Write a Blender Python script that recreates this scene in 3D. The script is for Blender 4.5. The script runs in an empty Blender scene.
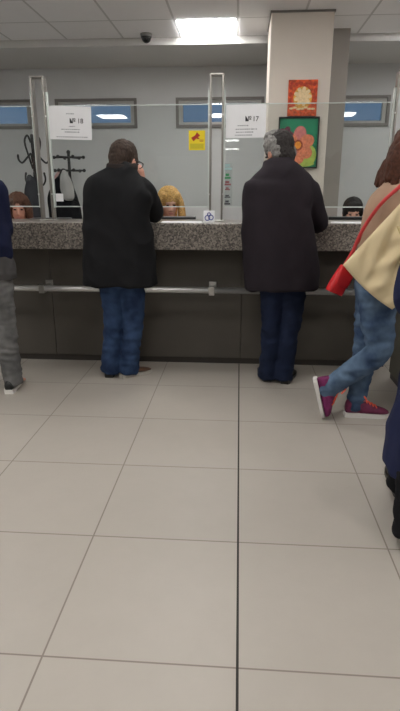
import bpy, bmesh, math, random
from mathutils import Vector as V, Matrix, noise
random.seed(7)
PI = math.pi
R = math.radians
SC = bpy.context.scene
COL = SC.collection

# ------------------------------------------------------------------ materials
def lin(c):
    c = c / 255.0
    return c / 12.92 if c <= 0.04045 else ((c + 0.055) / 1.055) ** 2.4
def rgb(*c):
    return tuple(lin(x) for x in c) + (1.0,)

def mat(name, color, rough=0.6, metal=0.0, spec=0.5, var=0.0, scale=20.0, bump=0.0, bscale=80.0, sheen=0.0, emit=None, estr=0.0):
    m = bpy.data.materials.new(name)
    m.use_nodes = True
    nt = m.node_tree
    b = nt.nodes['Principled BSDF']
    b.inputs['Base Color'].default_value = color
    b.inputs['Roughness'].default_value = rough
    b.inputs['Metallic'].default_value = metal
    b.inputs['Specular IOR Level'].default_value = spec
    if sheen:
        b.inputs['Sheen Weight'].default_value = sheen
    if emit:
        b.inputs['Emission Color'].default_value = emit
        b.inputs['Emission Strength'].default_value = estr
    if var or bump:
        tc = nt.nodes.new('ShaderNodeTexCoord')
    if var:
        n = nt.nodes.new('ShaderNodeTexNoise')
        n.inputs['Scale'].default_value = scale
        n.inputs['Detail'].default_value = 4
        nt.links.new(tc.outputs['Object'], n.inputs['Vector'])
        r = nt.nodes.new('ShaderNodeValToRGB')
        r.color_ramp.elements[0].position = 0.3
        r.color_ramp.elements[1].position = 0.7
        r.color_ramp.elements[0].color = tuple(min(1, x * (1 - var)) for x in color[:3]) + (1,)
        r.color_ramp.elements[1].color = tuple(min(1, x * (1 + var)) for x in color[:3]) + (1,)
        nt.links.new(n.outputs['Fac'], r.inputs['Fac'])
        nt.links.new(r.outputs['Color'], b.inputs['Base Color'])
    if bump:
        n2 = nt.nodes.new('ShaderNodeTexNoise')
        n2.inputs['Scale'].default_value = bscale
        n2.inputs['Detail'].default_value = 3
        nt.links.new(tc.outputs['Object'], n2.inputs['Vector'])
        bp = nt.nodes.new('ShaderNodeBump')
        bp.inputs['Strength'].default_value = bump
        bp.inputs['Distance'].default_value = 0.004
        nt.links.new(n2.outputs['Fac'], bp.inputs['Height'])
        nt.links.new(bp.outputs['Normal'], b.inputs['Normal'])
    return m

def grid_mat(name, color, line, x0, y0, size, lw, rough, var, spec=0.5, bump=0.0, tilevar=0.0):
    """square tiles with joints, worked out from the object's own metres"""
    m = mat(name, color, rough, spec=spec)
    nt = m.node_tree
    b = nt.nodes['Principled BSDF']
    tc = nt.nodes.new('ShaderNodeTexCoord')
    sx = nt.nodes.new('ShaderNodeSeparateXYZ')
    nt.links.new(tc.outputs['Object'], sx.inputs[0])
    def math_(op, a, bb):
        n = nt.nodes.new('ShaderNodeMath')
        n.operation = op
        for i, q in enumerate((a, bb)):
            if q is None: continue
            if isinstance(q, (int, float)): n.inputs[i].default_value = q
            else: nt.links.new(q, n.inputs[i])
        return n.outputs[0]
    es, fl = [], []
    for ax, o in ((0, x0), (1, y0)):
        u = math_('DIVIDE', math_('SUBTRACT', sx.outputs[ax], o), size)
        fr = math_('FRACT', u, None)
        fl.append(math_('FLOOR', u, None))
        d = math_('MINIMUM', fr, math_('SUBTRACT', 1.0, fr))
        es.append(math_('LESS_THAN', d, lw / size / 2))
    e = math_('MAXIMUM', es[0], es[1])
    nz = nt.nodes.new('ShaderNodeTexNoise')
    nz.inputs['Scale'].default_value = 6
    nz.inputs['Detail'].default_value = 8
    nz.inputs['Roughness'].default_value = 0.7
    nt.links.new(tc.outputs['Object'], nz.inputs['Vector'])
    wn = nt.nodes.new('ShaderNodeTexWhiteNoise')
    cb = nt.nodes.new('ShaderNodeCombineXYZ')
    nt.links.new(fl[0], cb.inputs[0]); nt.links.new(fl[1], cb.inputs[1])
    nt.links.new(cb.outputs[0], wn.inputs['Vector'])
    f = math_('ADD', math_('MULTIPLY', math_('SUBTRACT', nz.outputs['Fac'], 0.5), var * 2), math_('MULTIPLY', math_('SUBTRACT', wn.outputs['Value'], 0.5), tilevar))
    f = math_('ADD', f, 1.0)
    vm = nt.nodes.new('ShaderNodeVectorMath'); vm.operation = 'SCALE'
    vm.inputs[0].default_value = color[:3]
    nt.links.new(f, vm.inputs['Scale'])
    mx = nt.nodes.new('ShaderNodeMix'); mx.data_type = 'RGBA'
    nt.links.new(e, mx.inputs[0])
    nt.links.new(vm.outputs[0], mx.inputs[6])
    mx.inputs[7].default_value = line
    nt.links.new(mx.outputs[2], b.inputs['Base Color'])
    if bump:
        bp = nt.nodes.new('ShaderNodeBump')
        bp.inputs['Strength'].default_value = bump
        bp.inputs['Distance'].default_value = 0.003
        nt.links.new(math_('SUBTRACT', 1.0, e), bp.inputs['Height'])
        nt.links.new(bp.outputs['Normal'], b.inputs['Normal'])
    return m

def granite_mat():
    m = mat('speckled_granite', rgb(120, 113, 106), 0.28)
    nt = m.node_tree; b = nt.nodes['Principled BSDF']
    tc = nt.nodes.new('ShaderNodeTexCoord')
    vo = nt.nodes.new('ShaderNodeTexVoronoi'); vo.inputs['Scale'].default_value = 105
    nt.links.new(tc.outputs['Object'], vo.inputs['Vector'])
    sp = nt.nodes.new('ShaderNodeSeparateColor'); nt.links.new(vo.outputs['Color'], sp.inputs[0])
    r = nt.nodes.new('ShaderNodeValToRGB')
    r.color_ramp.interpolation = 'CONSTANT'
    e = r.color_ramp.elements
    e[0].color = rgb(84, 79, 75); e[0].position = 0
    e[1].color = rgb(126, 119, 112); e[1].position = 0.28
    x = e.new(0.6); x.color = rgb(150, 142, 133)
    x = e.new(0.85); x.color = rgb(106, 99, 93)
    nt.links.new(sp.outputs[0], r.inputs[0])
    nt.links.new(r.outputs[0], b.inputs['Base Color'])
    return m

def glass_mat(name, tint, refl, rough=0.0):
    m = bpy.data.materials.new(name); m.use_nodes = True
    nt = m.node_tree; nt.nodes.clear()
    o = nt.nodes.new('ShaderNodeOutputMaterial')
    mx = nt.nodes.new('ShaderNodeMixShader')
    t = nt.nodes.new('ShaderNodeBsdfTransparent'); t.inputs[0].default_value = tint
    g = nt.nodes.new('ShaderNodeBsdfGlossy'); g.inputs['Roughness'].default_value = rough
    lw = nt.nodes.new('ShaderNodeFresnel'); lw.inputs['IOR'].default_value = 1.45
    ad = nt.nodes.new('ShaderNodeMath'); ad.operation = 'MULTIPLY'; ad.inputs[1].default_value = refl
    nt.links.new(lw.outputs[0], ad.inputs[0])
    nt.links.new(ad.outputs[0], mx.inputs[0])
    nt.links.new(t.outputs[0], mx.inputs[1]); nt.links.new(g.outputs[0], mx.inputs[2])
    nt.links.new(mx.outputs[0], o.inputs[0])
    return m

def denim_mat(name, a, b_, scale=7):
    m = mat(name, a, 0.85, spec=0.2, bump=0.25, bscale=400)
    nt = m.node_tree; b = nt.nodes['Principled BSDF']
    tc = nt.nodes.new('ShaderNodeTexCoord')
    n = nt.nodes.new('ShaderNodeTexNoise'); n.inputs['Scale'].default_value = scale; n.inputs['Detail'].default_value = 6
    nt.links.new(tc.outputs['Object'], n.inputs['Vector'])
    r = nt.nodes.new('ShaderNodeValToRGB')
    r.color_ramp.elements[0].position = 0.35; r.color_ramp.elements[1].position = 0.72
    r.color_ramp.elements[0].color = a; r.color_ramp.elements[1].color = b_
    nt.links.new(n.outputs['Fac'], r.inputs[0]); nt.links.new(r.outputs[0], b.inputs['Base Color'])
    return m

M = {}
M['wall'] = mat('wall_paint', rgb(205, 206, 206), 0.75, var=0.02, scale=3)
M['pillar'] = mat('pillar_paint', rgb(214, 204, 193), 0.7, var=0.02, scale=3)
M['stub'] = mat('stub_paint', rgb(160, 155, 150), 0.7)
M['soffit'] = mat('soffit_paint', rgb(205, 204, 201), 0.55, var=0.02, scale=2)
M['floor'] = grid_mat('floor_tiles', rgb(170, 163, 154), rgb(128, 119, 110), 0.022, 0.05, 0.6, 0.006, 0.40, 0.06, spec=0.35, bump=0.3, tilevar=0.03)
M['ceiling'] = grid_mat('ceiling_tiles', rgb(240, 240, 241), rgb(204, 204, 204), -0.05, 6.2, 0.6, 0.02, 0.9, 0.03, spec=0.1, bump=0.4, tilevar=0.03)
M['joint'] = mat('dark_joint', rgb(40, 36, 33), 0.8)
M['granite'] = granite_mat()
M['panel'] = mat('dark_panel', rgb(84, 79, 73), 0.55, spec=0.3, var=0.05, scale=4)
M['panel2'] = mat('olive_panel', rgb(92, 89, 80), 0.6, spec=0.3, var=0.04, scale=4)
M['plinth'] = mat('dark_plinth', rgb(60, 56, 52), 0.5, spec=0.3)
M['chrome'] = mat('chrome', rgb(222, 222, 221), 0.34, metal=0.9)
M['brushed'] = mat('brushed_steel', rgb(186, 184, 180), 0.38, metal=1.0)
M['alu'] = mat('satin_aluminium', rgb(150, 146, 140), 0.38, metal=0.9)
M['edge'] = mat('polished_glass_edge', rgb(215, 222, 218), 0.25, spec=0.6)
M['glass'] = glass_mat('screen_glass', (0.93, 0.95, 0.945, 1), 0.9)
M['pane'] = glass_mat('window_pane', (0.90, 0.93, 0.95, 1), 2.4)
M['frame'] = mat('window_frame_grey', rgb(122, 118, 114), 0.5)
M['frame2'] = mat('window_frame_light', rgb(178, 177, 174), 0.5)
M['light'] = mat('lamp_diffuser', rgb(250, 250, 250), 0.6, emit=(1.0, 0.985, 0.955, 1), estr=9.0)
M['lightframe'] = mat('lamp_frame', rgb(200, 200, 198), 0.5)
M['black'] = mat('black_plastic', rgb(26, 26, 27), 0.45)
M['dome'] = mat('smoked_dome', rgb(14, 14, 15), 0.1)
M['grey'] = mat('grey_plastic', rgb(140, 140, 140), 0.5)
M['paper'] = mat('white_paper', rgb(238, 238, 240), 0.7, var=0.015, scale=14)
M['ink'] = mat('black_ink', rgb(40, 40, 46), 0.7)
M['inkgrey'] = mat('grey_ink', rgb(140, 140, 148), 0.7)
M['yellow'] = mat('yellow_card', rgb(238, 214, 30), 0.6)
M['yellow2'] = mat('dull_yellow', rgb(206, 190, 36), 0.6)
M['redbrown'] = mat('dark_red_print', rgb(170, 46, 24), 0.6)
M['blue'] = mat('blue_print', rgb(58, 70, 150), 0.6)
M['desk'] = mat('desk_laminate', rgb(190, 186, 178), 0.5)
M['skin'] = mat('skin_fair', rgb(205, 158, 138), 0.55, spec=0.35, var=0.05, scale=30)
M['skin2'] = mat('skin_ruddy', rgb(196, 142, 122), 0.55, spec=0.35, var=0.06, scale=30)
M['eye'] = mat('dark_eye', rgb(34, 26, 22), 0.2)
M['lip'] = mat('lip', rgb(176, 116, 106), 0.5)
def hairm(n, c): return mat(n, c, 0.72, spec=0.25, var=0.35, scale=70, bump=0.6, bscale=160)
M['h_dkbrown'] = hairm('hair_dark_brown', rgb(58, 46, 39))
M['h_grey'] = hairm('hair_grey', rgb(126, 124, 121))
M['h_dark'] = hairm('hair_dark', rgb(52, 48, 47))
M['h_brown'] = hairm('hair_brown', rgb(72, 42, 30))
M['h_black'] = hairm('hair_black', rgb(34, 30, 30))
M['h_blond'] = hairm('hair_blond', rgb(200, 158, 98))
M['h_chest'] = hairm('hair_chestnut', rgb(92, 62, 48))
def cloth(n, c, sheen=0.0): return mat(n, c, 0.85, spec=0.15, var=0.10, scale=9, bump=0.35, bscale=240, sheen=sheen)
M['c_black'] = cloth('black_jacket_cloth', rgb(27, 27, 29))
M['c_plum'] = cloth('dark_plum_jacket_cloth', rgb(42, 37, 42))
M['c_collar'] = cloth('collar_cloth', rgb(44, 38, 36))
M['c_navy'] = cloth('navy_jacket_cloth', rgb(26, 30, 54))
M['c_navy2'] = cloth('navy_coat_cloth', rgb(36, 41, 70))
M['c_blackt'] = cloth('black_trouser_cloth', rgb(22, 22, 25))
M['c_tan'] = cloth('tan_cardigan_cloth', rgb(160, 132, 112))
M['c_shirt'] = cloth('grey_shirt_cloth', rgb(74, 72, 72))
M['c_red'] = cloth('dark_red_blouse_cloth', rgb(132, 44, 44))
M['c_pink'] = cloth('pale_pink_blouse_cloth', rgb(196, 160, 158))
M['c_greycoat'] = cloth('charcoal_coat_cloth', rgb(62, 62, 66))
M['c_scarf'] = cloth('pale_scarf_cloth', rgb(170, 168, 166))
M['c_tote'] = mat('cream_tote_canvas', rgb(216, 197, 158), 0.75, spec=0.25, var=0.06, scale=6, bump=0.2, bscale=300)
M['c_totein'] = mat('tote_lining', rgb(186, 166, 120), 0.8)
M['d_blue'] = denim_mat('blue_denim', rgb(30, 44, 72), rgb(58, 80, 114))
M['d_navy'] = denim_mat('navy_denim', rgb(24, 32, 52), rgb(34, 44, 70))
M['d_light'] = denim_mat('faded_denim', rgb(48, 66, 94), rgb(104, 126, 150))
M['d_grey'] = denim_mat('grey_denim', rgb(80, 80, 80), rgb(122, 121, 120))
M['leather'] = mat('black_leather', rgb(22, 20, 20), 0.4)
M['brownleather'] = mat('brown_leather', rgb(84, 58, 42), 0.5)
M['bootleather'] = mat('dark_brown_boot', rgb(42, 36, 32), 0.5)
M['redleather'] = mat('red_leather', rgb(204, 34, 40), 0.38, var=0.06, scale=12)
M['strap'] = mat('coral_strap', rgb(214, 70, 74), 0.45)
M['white'] = mat('white_rubber', rgb(226, 222, 218), 0.55)
M['purple'] = mat('purple_mesh', rgb(122, 36, 92), 0.7, var=0.25, scale=40, bump=0.4, bscale=300)
M['purple_dark'] = mat('plum_mesh', rgb(104, 30, 66), 0.7, var=0.25, scale=40, bump=0.4, bscale=300)
M['orange'] = mat('coral_laces', rgb(240, 100, 76), 0.6)
M['pale'] = mat('pale_rubber', rgb(178, 174, 166), 0.6)
M['p_orange'] = mat('orange_canvas', rgb(206, 84, 40), 0.6, var=0.5, scale=38)
M['p_gold'] = mat('gold_paint', rgb(222, 164, 72), 0.6, var=0.3, scale=60)
M['p_cream'] = mat('cream_paint', rgb(232, 206, 160), 0.6, var=0.15, scale=60)
M['p_deep'] = mat('deep_orange_paint', rgb(182, 58, 34), 0.6, var=0.3, scale=60)
M['p_green'] = mat('green_paint', rgb(30, 134, 96), 0.55, var=0.15, scale=20)
M['p_lime'] = mat('lime_paint', rgb(178, 200, 92), 0.55, var=0.2, scale=30)
M['p_petal'] = mat('salmon_paint', rgb(222, 130, 96), 0.55, var=0.25, scale=45)
M['p_pink'] = mat('pink_paint', rgb(206, 120, 118), 0.55, var=0.25, scale=45)
M['p_plum'] = mat('plum_paint', rgb(104, 34, 60), 0.55, var=0.4, scale=50)
M['p_core'] = mat('orange_core_paint', rgb(236, 150, 44), 0.55, var=0.2, scale=50)
M['p_brown'] = mat('rust_paint', rgb(150, 62, 34), 0.55)
M['teal'] = mat('pale_teal_print', rgb(168, 200, 200), 0.6)
M['s_green'] = mat('green_print', rgb(60, 140, 90), 0.6)
M['s_red'] = mat('dull_red_print', rgb(150, 86, 88), 0.6)
M['s_dark'] = mat('dark_print', rgb(66, 66, 72), 0.6)

# ------------------------------------------------------------------ object helpers
def link(o, parent=None):
    COL.objects.link(o)
    if parent: o.parent = parent
    return o
def obj(name, bm, m, parent=None, smooth=False, bevel=0.0, loc=None, recalc=True):
    if recalc: bmesh.ops.recalc_face_normals(bm, faces=bm.faces)
    me = bpy.data.meshes.new(name)
    bm.to_mesh(me); bm.free()
    me.materials.append(M[m])
    if smooth:
        for p in me.polygons: p.use_smooth = True
    o = bpy.data.objects.new(name, me)
    link(o, parent)
    if loc: o.location = loc
    if bevel:
        b = o.modifiers.new('Bevel', 'BEVEL'); b.width = bevel; b.segments = 2; b.limit_method = 'ANGLE'
    return o
def tag(o, label, cat, group=None):
    o['label'] = label; o['category'] = cat
    if group: o['group'] = group
    return o
def struct(o):
    o['kind'] = 'structure'
    return o
def thing(name, label, cat, loc=(0, 0, 0), rz=0.0, group=None):
    o = bpy.data.objects.new(name, None)
    o.empty_display_size = 0.1
    COL.objects.link(o)
    o.location = loc; o.rotation_euler = (0, 0, rz)
    return tag(o, label, cat, group)
def dup(root, loc, label=None):
    r = root.copy(); COL.objects.link(r); r.location = loc
    if label: r['label'] = label
    for ch in list(root.children):
        c = ch.copy(); COL.objects.link(c); c.parent = r
        for g in list(ch.children):
            d = g.copy(); COL.objects.link(d); d.parent = c
    return r

def box(bm, x0, x1, y0, y1, z0, z1, mtx=None):
    vs = [bm.verts.new((x, y, z)) for x in (x0, x1) for y in (y0, y1) for z in (z0, z1)]
    for f in ((0, 1, 3, 2), (4, 6, 7, 5), (0, 4, 5, 1), (2, 3, 7, 6), (0, 2, 6, 4), (1, 5, 7, 3)):
        bm.faces.new([vs[i] for i in f])
    if mtx: bmesh.ops.transform(bm, matrix=mtx, verts=vs)
    return bm
def NB(): return bmesh.new()

def catmull(P, sub):
    if len(P) < 3 or sub < 2:
        return [list(p) for p in P]
    out = []
    n = len(P)
    for i in range(n - 1):
        p0 = P[max(i - 1, 0)]; p1 = P[i]; p2 = P[i + 1]; p3 = P[min(i + 2, n - 1)]
        for k in range(sub):
            t = k / sub
            out.append([0.5 * (2 * b + (c - a) * t + (2 * a - 5 * b + 4 * c - d) * t * t + (3 * b - a - 3 * c + d) * t ** 3)
                        for a, b, c, d in zip(p0, p1, p2, p3)])
    out.append(list(P[-1]))
    return out

def tube(bm, pts, rad, side=(1, 0, 0), n=16, sub=4, caps=True, round_cap=True, power=1.0):
    P = []
    for p, r in zip(pts, rad):
        a, b = (r, r) if not isinstance(r, (tuple, list)) else r
        P.append([p[0], p[1], p[2], a, b])
    P = catmull(P, sub)
    C = [V(p[:3]) for p in P]
    S0 = V(side)
    rows = []
    N = len(P)
    fr = []
    for i in range(N):
        t = (C[min(i + 1, N - 1)] - C[max(i - 1, 0)])
        t = t.normalized() if t.length > 1e-9 else V((0, 0, 1))
        s = S0 - t * S0.dot(t)
        if s.length < 0.15:
            q = V((0, 1, 0)) if abs(t.y) < 0.8 else V((0, 0, 1))
            s = q - t * q.dot(t)
        s.normalize()
        S0 = s * 0.6 + V(side) * 0.4 if S0.dot(s) > -0.5 else s
        fr.append((t, s, t.cross(s)))
    def ring(c, s, b, ra, rb):
        vs = []
        for k in range(n):
            a = 2 * PI * k / n
            ca, sa = math.cos(a), math.sin(a)
            if power != 1.0:
                ca = math.copysign(abs(ca) ** power, ca); sa = math.copysign(abs(sa) ** power, sa)
            vs.append(bm.verts.new(c + s * (ra * ca) + b * (rb * sa)))
        return vs
    for i in range(N):
        t, s, b = fr[i]
        ra, rb = max(P[i][3], 1e-4), max(P[i][4], 1e-4)
        if i == 0 and caps and round_cap:
            m = min(ra, rb)
            for ph in (70, 40):
                rows.append(ring(C[i] - t * (m * math.sin(R(ph)) * 0.8), s, b, ra * math.cos(R(ph)), rb * math.cos(R(ph))))
        rows.append(ring(C[i], s, b, ra, rb))
        if i == N - 1 and caps and round_cap:
            m = min(ra, rb)
            for ph in (40, 70):
                rows.append(ring(C[i] + t * (m * math.sin(R(ph)) * 0.8), s, b, ra * math.cos(R(ph)), rb * math.cos(R(ph))))
    for i in range(len(rows) - 1):
        for k in range(n):
            bm.faces.new((rows[i][k], rows[i][(k + 1) % n], rows[i + 1][(k + 1) % n], rows[i + 1][k]))
    if caps:
        bm.faces.new(list(reversed(rows[0]))); bm.faces.new(rows[-1])
    return bm

def ell(bm, c, r, mtx=None, u=20, v=14):
    m = Matrix.Translation(V(c)) @ Matrix.Diagonal((r[0], r[1], r[2], 1))
    if mtx is not None: m = mtx @ m
    bmesh.ops.create_uvsphere(bm, u_segments=u, v_segments=v, radius=1.0, matrix=m)
    return bm

def fuse(name, bm, m, parent, voxel=0.008, smooth=3, wrinkle=None):
    """join overlapping closed shapes into one continuous skin"""
    bmesh.ops.recalc_face_normals(bm, faces=bm.faces)
    me = bpy.data.meshes.new('tmp'); bm.to_mesh(me); bm.free()
    t = bpy.data.objects.new('tmp', me); COL.objects.link(t)
    md = t.modifiers.new('r', 'REMESH'); md.mode = 'VOXEL'; md.voxel_size = voxel
    dg = bpy.context.evaluated_depsgraph_get()
    nm = bpy.data.meshes.new_from_object(t.evaluated_get(dg))
    bpy.data.objects.remove(t); bpy.data.meshes.remove(me)
    b2 = bmesh.new(); b2.from_mesh(nm); bpy.data.meshes.remove(nm)
    for _ in range(smooth):
        bmesh.ops.smooth_vert(b2, verts=b2.verts, factor=0.5, use_axis_x=True, use_axis_y=True, use_axis_z=True)
    if wrinkle:
        b2.normal_update()
        mv = [(v, v.co + v.normal * wrinkle(v.co)) for v in b2.verts]
        for v, c in mv: v.co = c
    return obj(name, b2, m, parent, smooth=True)

def fold(amp, fx, fy, fz, seed=0.0, zlim=None):
    def f(c):
        q = noise.noise(V((c.x * fx + seed, c.y * fy + seed * 2, c.z * fz)))
        r = noise.noise(V((c.x * fx * 2.1 + seed, c.y * fy * 2.1, c.z * fz * 2.1 + seed)))
        v = (1 - abs(q) * 2.2) * 0.7 + r * 0.5
        return amp * v
    return f

def text_obj(name, body, size, m, parent, loc, rot=(PI / 2, 0, 0), bold=0.0):
    cu = bpy.data.curves.new('t', 'FONT'); cu.body = body; cu.size = size; cu.extrude = 0.0004; cu.align_x = 'CENTER'; cu.offset = bold
    t = bpy.data.objects.new('t', cu); COL.objects.link(t)
    dg = bpy.context.evaluated_depsgraph_get()
    me = bpy.data.meshes.new_from_object(t.evaluated_get(dg))
    bpy.data.objects.remove(t); bpy.data.curves.remove(cu)
    me.materials.clear(); me.materials.append(M[m])
    o = bpy.data.objects.new(name, me); link(o, parent); o.location = loc; o.rotation_euler = rot
    return o

# ------------------------------------------------------------------ camera
FPX, PITCH, YAW, H = 530.0, 17.2, 4.12, 1.37
cam = bpy.data.cameras.new('camera'); co = bpy.data.objects.new('camera', cam); COL.objects.link(co)
cam.sensor_fit = 'AUTO'; cam.sensor_width = 36; cam.lens = FPX / 711 * 36; cam.clip_start = 0.05
co.location = (0, 0, H); co.rotation_euler = (R(90 - PITCH), 0, R(YAW))
SC.camera = co

# ------------------------------------------------------------------ room shell
XL, XR, YB, YF, ZC = -4.2, 4.2, -17.0, 7.2, 2.9
struct(obj('floor', box(NB(), XL, XR, YB, YF, -0.1, 0), 'floor'))
struct(obj('ceiling', box(NB(), XL, XR, YB, 6.2, ZC, ZC + 0.1), 'ceiling'))
struct(obj('ceiling_soffit', box(NB(), XL, XR, 6.2, YF, 2.83, ZC + 0.1), 'soffit'))
struct(obj('wall_left', box(NB(), XL - 0.15, XL, YB, YF + 0.15, 0, ZC + 0.1), 'wall'))
struct(obj('wall_right', box(NB(), XR, XR + 0.15, YB, YF + 0.15, 0, ZC + 0.1), 'wall'))
struct(obj('wall_rear', box(NB(), XL, XR, YB - 0.15, YB, 0, ZC + 0.1), 'wall'))
# back wall with four high window openings
WIN = [(-3.72, -2.65), (-2.355, -1.312), (-0.82, 0.275), (0.72, 1.795)]
WZ0, WZ1 = 2.135, 2.482
b = NB()
box(b, XL, XR, YF, YF + 0.15, 0, WZ0); box(b, XL, XR, YF, YF + 0.15, WZ1, 2.83)
xs = [XL] + [q for w in WIN for q in w] + [XR]
for i in range(0, len(xs), 2): box(b, xs[i], xs[i + 1], YF, YF + 0.15, WZ0, WZ1)
struct(obj('wall_back', b, 'wall'))
def ringbox(b, x0, x1, z0, z1, y0, y1, wl, wr, wt, wb):
    box(b, x0, x1, y0, y1, z1 - wt, z1); box(b, x0, x1, y0, y1, z0, z0 + wb)
    box(b, x0, x0 + wl, y0, y1, z0 + wb, z1 - wt); box(b, x1 - wr, x1, y0, y1, z0 + wb, z1 - wt)
    return b
for i, (x0, x1) in enumerate(WIN):
    w = obj('window_%d' % (i + 1), ringbox(NB(), x0, x1, WZ0, WZ1, YF - 0.02, YF + 0.1, 0.035, 0.035, 0.03, 0.035), 'frame'); struct(w)
    obj('sash', ringbox(NB(), x0 + 0.035, x1 - 0.035, WZ0 + 0.035, WZ1 - 0.03, YF + 0.005, YF + 0.06, 0.05, 0.05, 0.032, 0.032), 'frame2', w)
    obj('pane', box(NB(), x0 + 0.085, x1 - 0.085, YF + 0.03, YF + 0.036, WZ0 + 0.067, WZ1 - 0.062), 'pane', w)
# pillar, wall stub behind it
struct(obj('pillar', box(NB(), 0.247, 0.80, 5.42, 6.0, 0, ZC), 'pillar', bevel=0.006))
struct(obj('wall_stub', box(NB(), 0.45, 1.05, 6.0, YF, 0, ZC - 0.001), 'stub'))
struct(obj('trim_1', box(NB(), 0.239, 0.808, 5.412, 6.008, ZC - 0.018, ZC - 0.001), 'frame'))
# dark expansion joint down the middle of the floor
struct(obj('trim_2', box(NB(), 0.0185, 0.0265, YB, 4.2, -0.002, 0.0008), 'joint'))

# ------------------------------------------------------------------ ceiling lights
lp = thing('ceiling_light', 'square white recessed ceiling light panel beside the pillar, lit, above the counter', 'ceiling light', (-0.35, 5.9, ZC), 0, 'square ceiling light panels')
obj('frame', ringbox(NB(), -0.298, 0.298, -0.298, 0.298, -0.006, 0.0, 0.02, 0.02, 0.02, 0.02), 'lightframe', lp).rotation_euler = (R(-90), 0, 0)
obj('diffuser', box(NB(), -0.279, 0.279, -0.279, 0.279, -0.004, -0.001), 'light', lp)
lp.children[0].location = (0, 0, -0.007)
for ix, X in enumerate((-2.75, -0.35, 2.05)):
    for Y in (5.9, 4.1, 2.3, 0.5, -1.3) + ((-9.5, -13.0) if ix == 1 else ()):
        if (ix, Y) in ((1, 5.9), (0, 5.9)): continue
        dup(lp, (X, Y, ZC), 'square white ceiling light panel outside the picture, over the waiting hall')
# dome camera
dc = thing('dome_camera', 'small black dome security camera on the ceiling, left of the lit light panel', 'security camera', (-0.985, 6.06, ZC))
b = NB(); tube(b, [(0, 0, 0), (0, 0, -0.03)], [0.062, 0.055], n=24, sub=1, round_cap=False); obj('mount', b, 'grey', dc, True)
b = NB(); ell(b, (0, 0, -0.035), (0.048, 0.048, 0.05)); obj('dome', b, 'dome', dc, True)
b = NB(); tube(b, [(0, 0, -0.028), (0, 0, -0.04)], [0.056, 0.05], n=24, sub=1, round_cap=False); obj('ring', b, 'black', dc, True)

# ------------------------------------------------------------------ counter
CT, CB, CF = 1.15, 0.955, 3.955           # granite top, underside, front edge
base = thing('service_counter', 'long dark grey-brown counter front under the granite top, behind the steel rail', 'counter', (-1.1, 4.2, 0))
for x0, x1 in ((-3.0, -1.75), (-1.745, -0.42), (-0.415, 1.128), (1.132, 2.3)):
    obj('front_panel', box(NB(), x0, x1, 0, 0.03, 0.05, 0.95), 'panel', base, bevel=0.002)
obj('plinth', box(NB(), -3.0, 2.3, 0.012, 0.05, 0, 0.05), 'plinth', base)
obj('carcass', box(NB(), -3.0, 2.3, 0.03, 0.3, 0.05, 0.95), 'panel', base)
gt = obj('granite_worktop', box(NB(), -4.1, 1.45, CF, 4.5, CB, CT), 'granite', bevel=0.008)
tag(gt, 'thick speckled grey granite counter top running the whole width under the glass screens', 'countertop')
side = thing('return_counter', 'olive grey counter return at the right edge, behind the woman with the cream tote', 'counter', (1.17, 3.0, 0))
obj('front_panel', box(NB(), 0, 0.03, 0, 0.945, 0.05, 0.95), 'panel2', side, bevel=0.002)
obj('plinth', box(NB(), 0.012, 0.05, 0.01, 0.945, 0, 0.05), 'plinth', side)
obj('carcass', box(NB(), 0.03, 0.6, 0.0, 0.945, 0.05, 0.95), 'panel2', side)
obj('top', box(NB(), -0.02, 0.62, -0.02, 0.945, 0.951, 1.0), 'granite', side, bevel=0.006)
# rail
rl = thing('hand_rail', 'polished steel rail on brackets along the dark counter front at thigh height', 'rail', (-1.2, 4.03, 0.645))
b = NB(); tube(b, [(-2.9, 0, 0), (2.33, 0, 0)], [0.024, 0.024], side=(0, 0, 1), n=20, sub=1, round_cap=False); obj('tube', b, 'chrome', rl, True)
for bx in (-1.64, -0.33, 1.0, 2.22):
    b = NB(); box(b, bx - 0.022, bx + 0.022, -0.028, 0.03, -0.036, 0.03); box(b, bx - 0.016, bx + 0.016, 0.03, 0.155, -0.018, 0.014)
    box(b, bx - 0.03, bx + 0.03, 0.155, 0.169, -0.04, 0.04)
    obj('bracket', b, 'brushed', rl, bevel=0.004)

# ------------------------------------------------------------------ glass screens
POSTX = (-1.492, -0.18, 1.13)
sp = thing('screen_post', 'tall steel screen post frame at the left, beside the notice numbered 18', 'screen post', (POSTX[0], 4.2, CT), 0, 'steel posts between the glass screens')
def post_parts(root, d):
    for s in (-1, 1):
        obj('upright', box(NB(), s * 0.044 - 0.007, s * 0.044 + 0.007, -d, d, 0.012, 1.008), 'alu', root, bevel=0.003)
        obj('glass_channel', box(NB(), s * 0.057 - 0.006, s * 0.057 + 0.006, -0.018, 0.018, 0.10, 0.915), 'edge', root, bevel=0.002)
    obj('top_bar', box(NB(), -0.051, 0.051, -d, d, 1.008, 1.02), 'alu', root, bevel=0.003)
    obj('base_plate', box(NB(), -0.06, 0.06, -0.05, 0.05, 0.0, 0.012), 'brushed', root, bevel=0.003)
    for s in (-1, 1):
        for z in (0.2, 0.75):
            b = NB(); tube(b, [(s * 0.052, -d - 0.004, z), (s * 0.052, -d + 0.004, z)], [0.006, 0.006], n=12, sub=1, round_cap=False)
            obj('screw', b, 'chrome', root)
post_parts(sp, 0.035)
dup(sp, (POSTX[1], 4.2, CT), 'narrow steel screen post frame in the middle, between yellow sign and notice numbered 17')
dup(sp, (POSTX[2], 4.2, CT), 'steel screen post frame at the right, behind the woman with the red bag')
gsl = ['clear glass counter screen at the far left, in front of the coat stand with hooks',
       'wide clear glass counter screen carrying the notice numbered 18 and the yellow sign',
       'wide clear glass counter screen carrying the notice numbered 17, in front of the pillar',
       'clear glass counter screen at the right edge, beyond the right post']
gx = [(-2.75, -1.558), (-1.428, -0.245), (-0.115, 1.066), (1.194, 1.44)]
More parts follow.
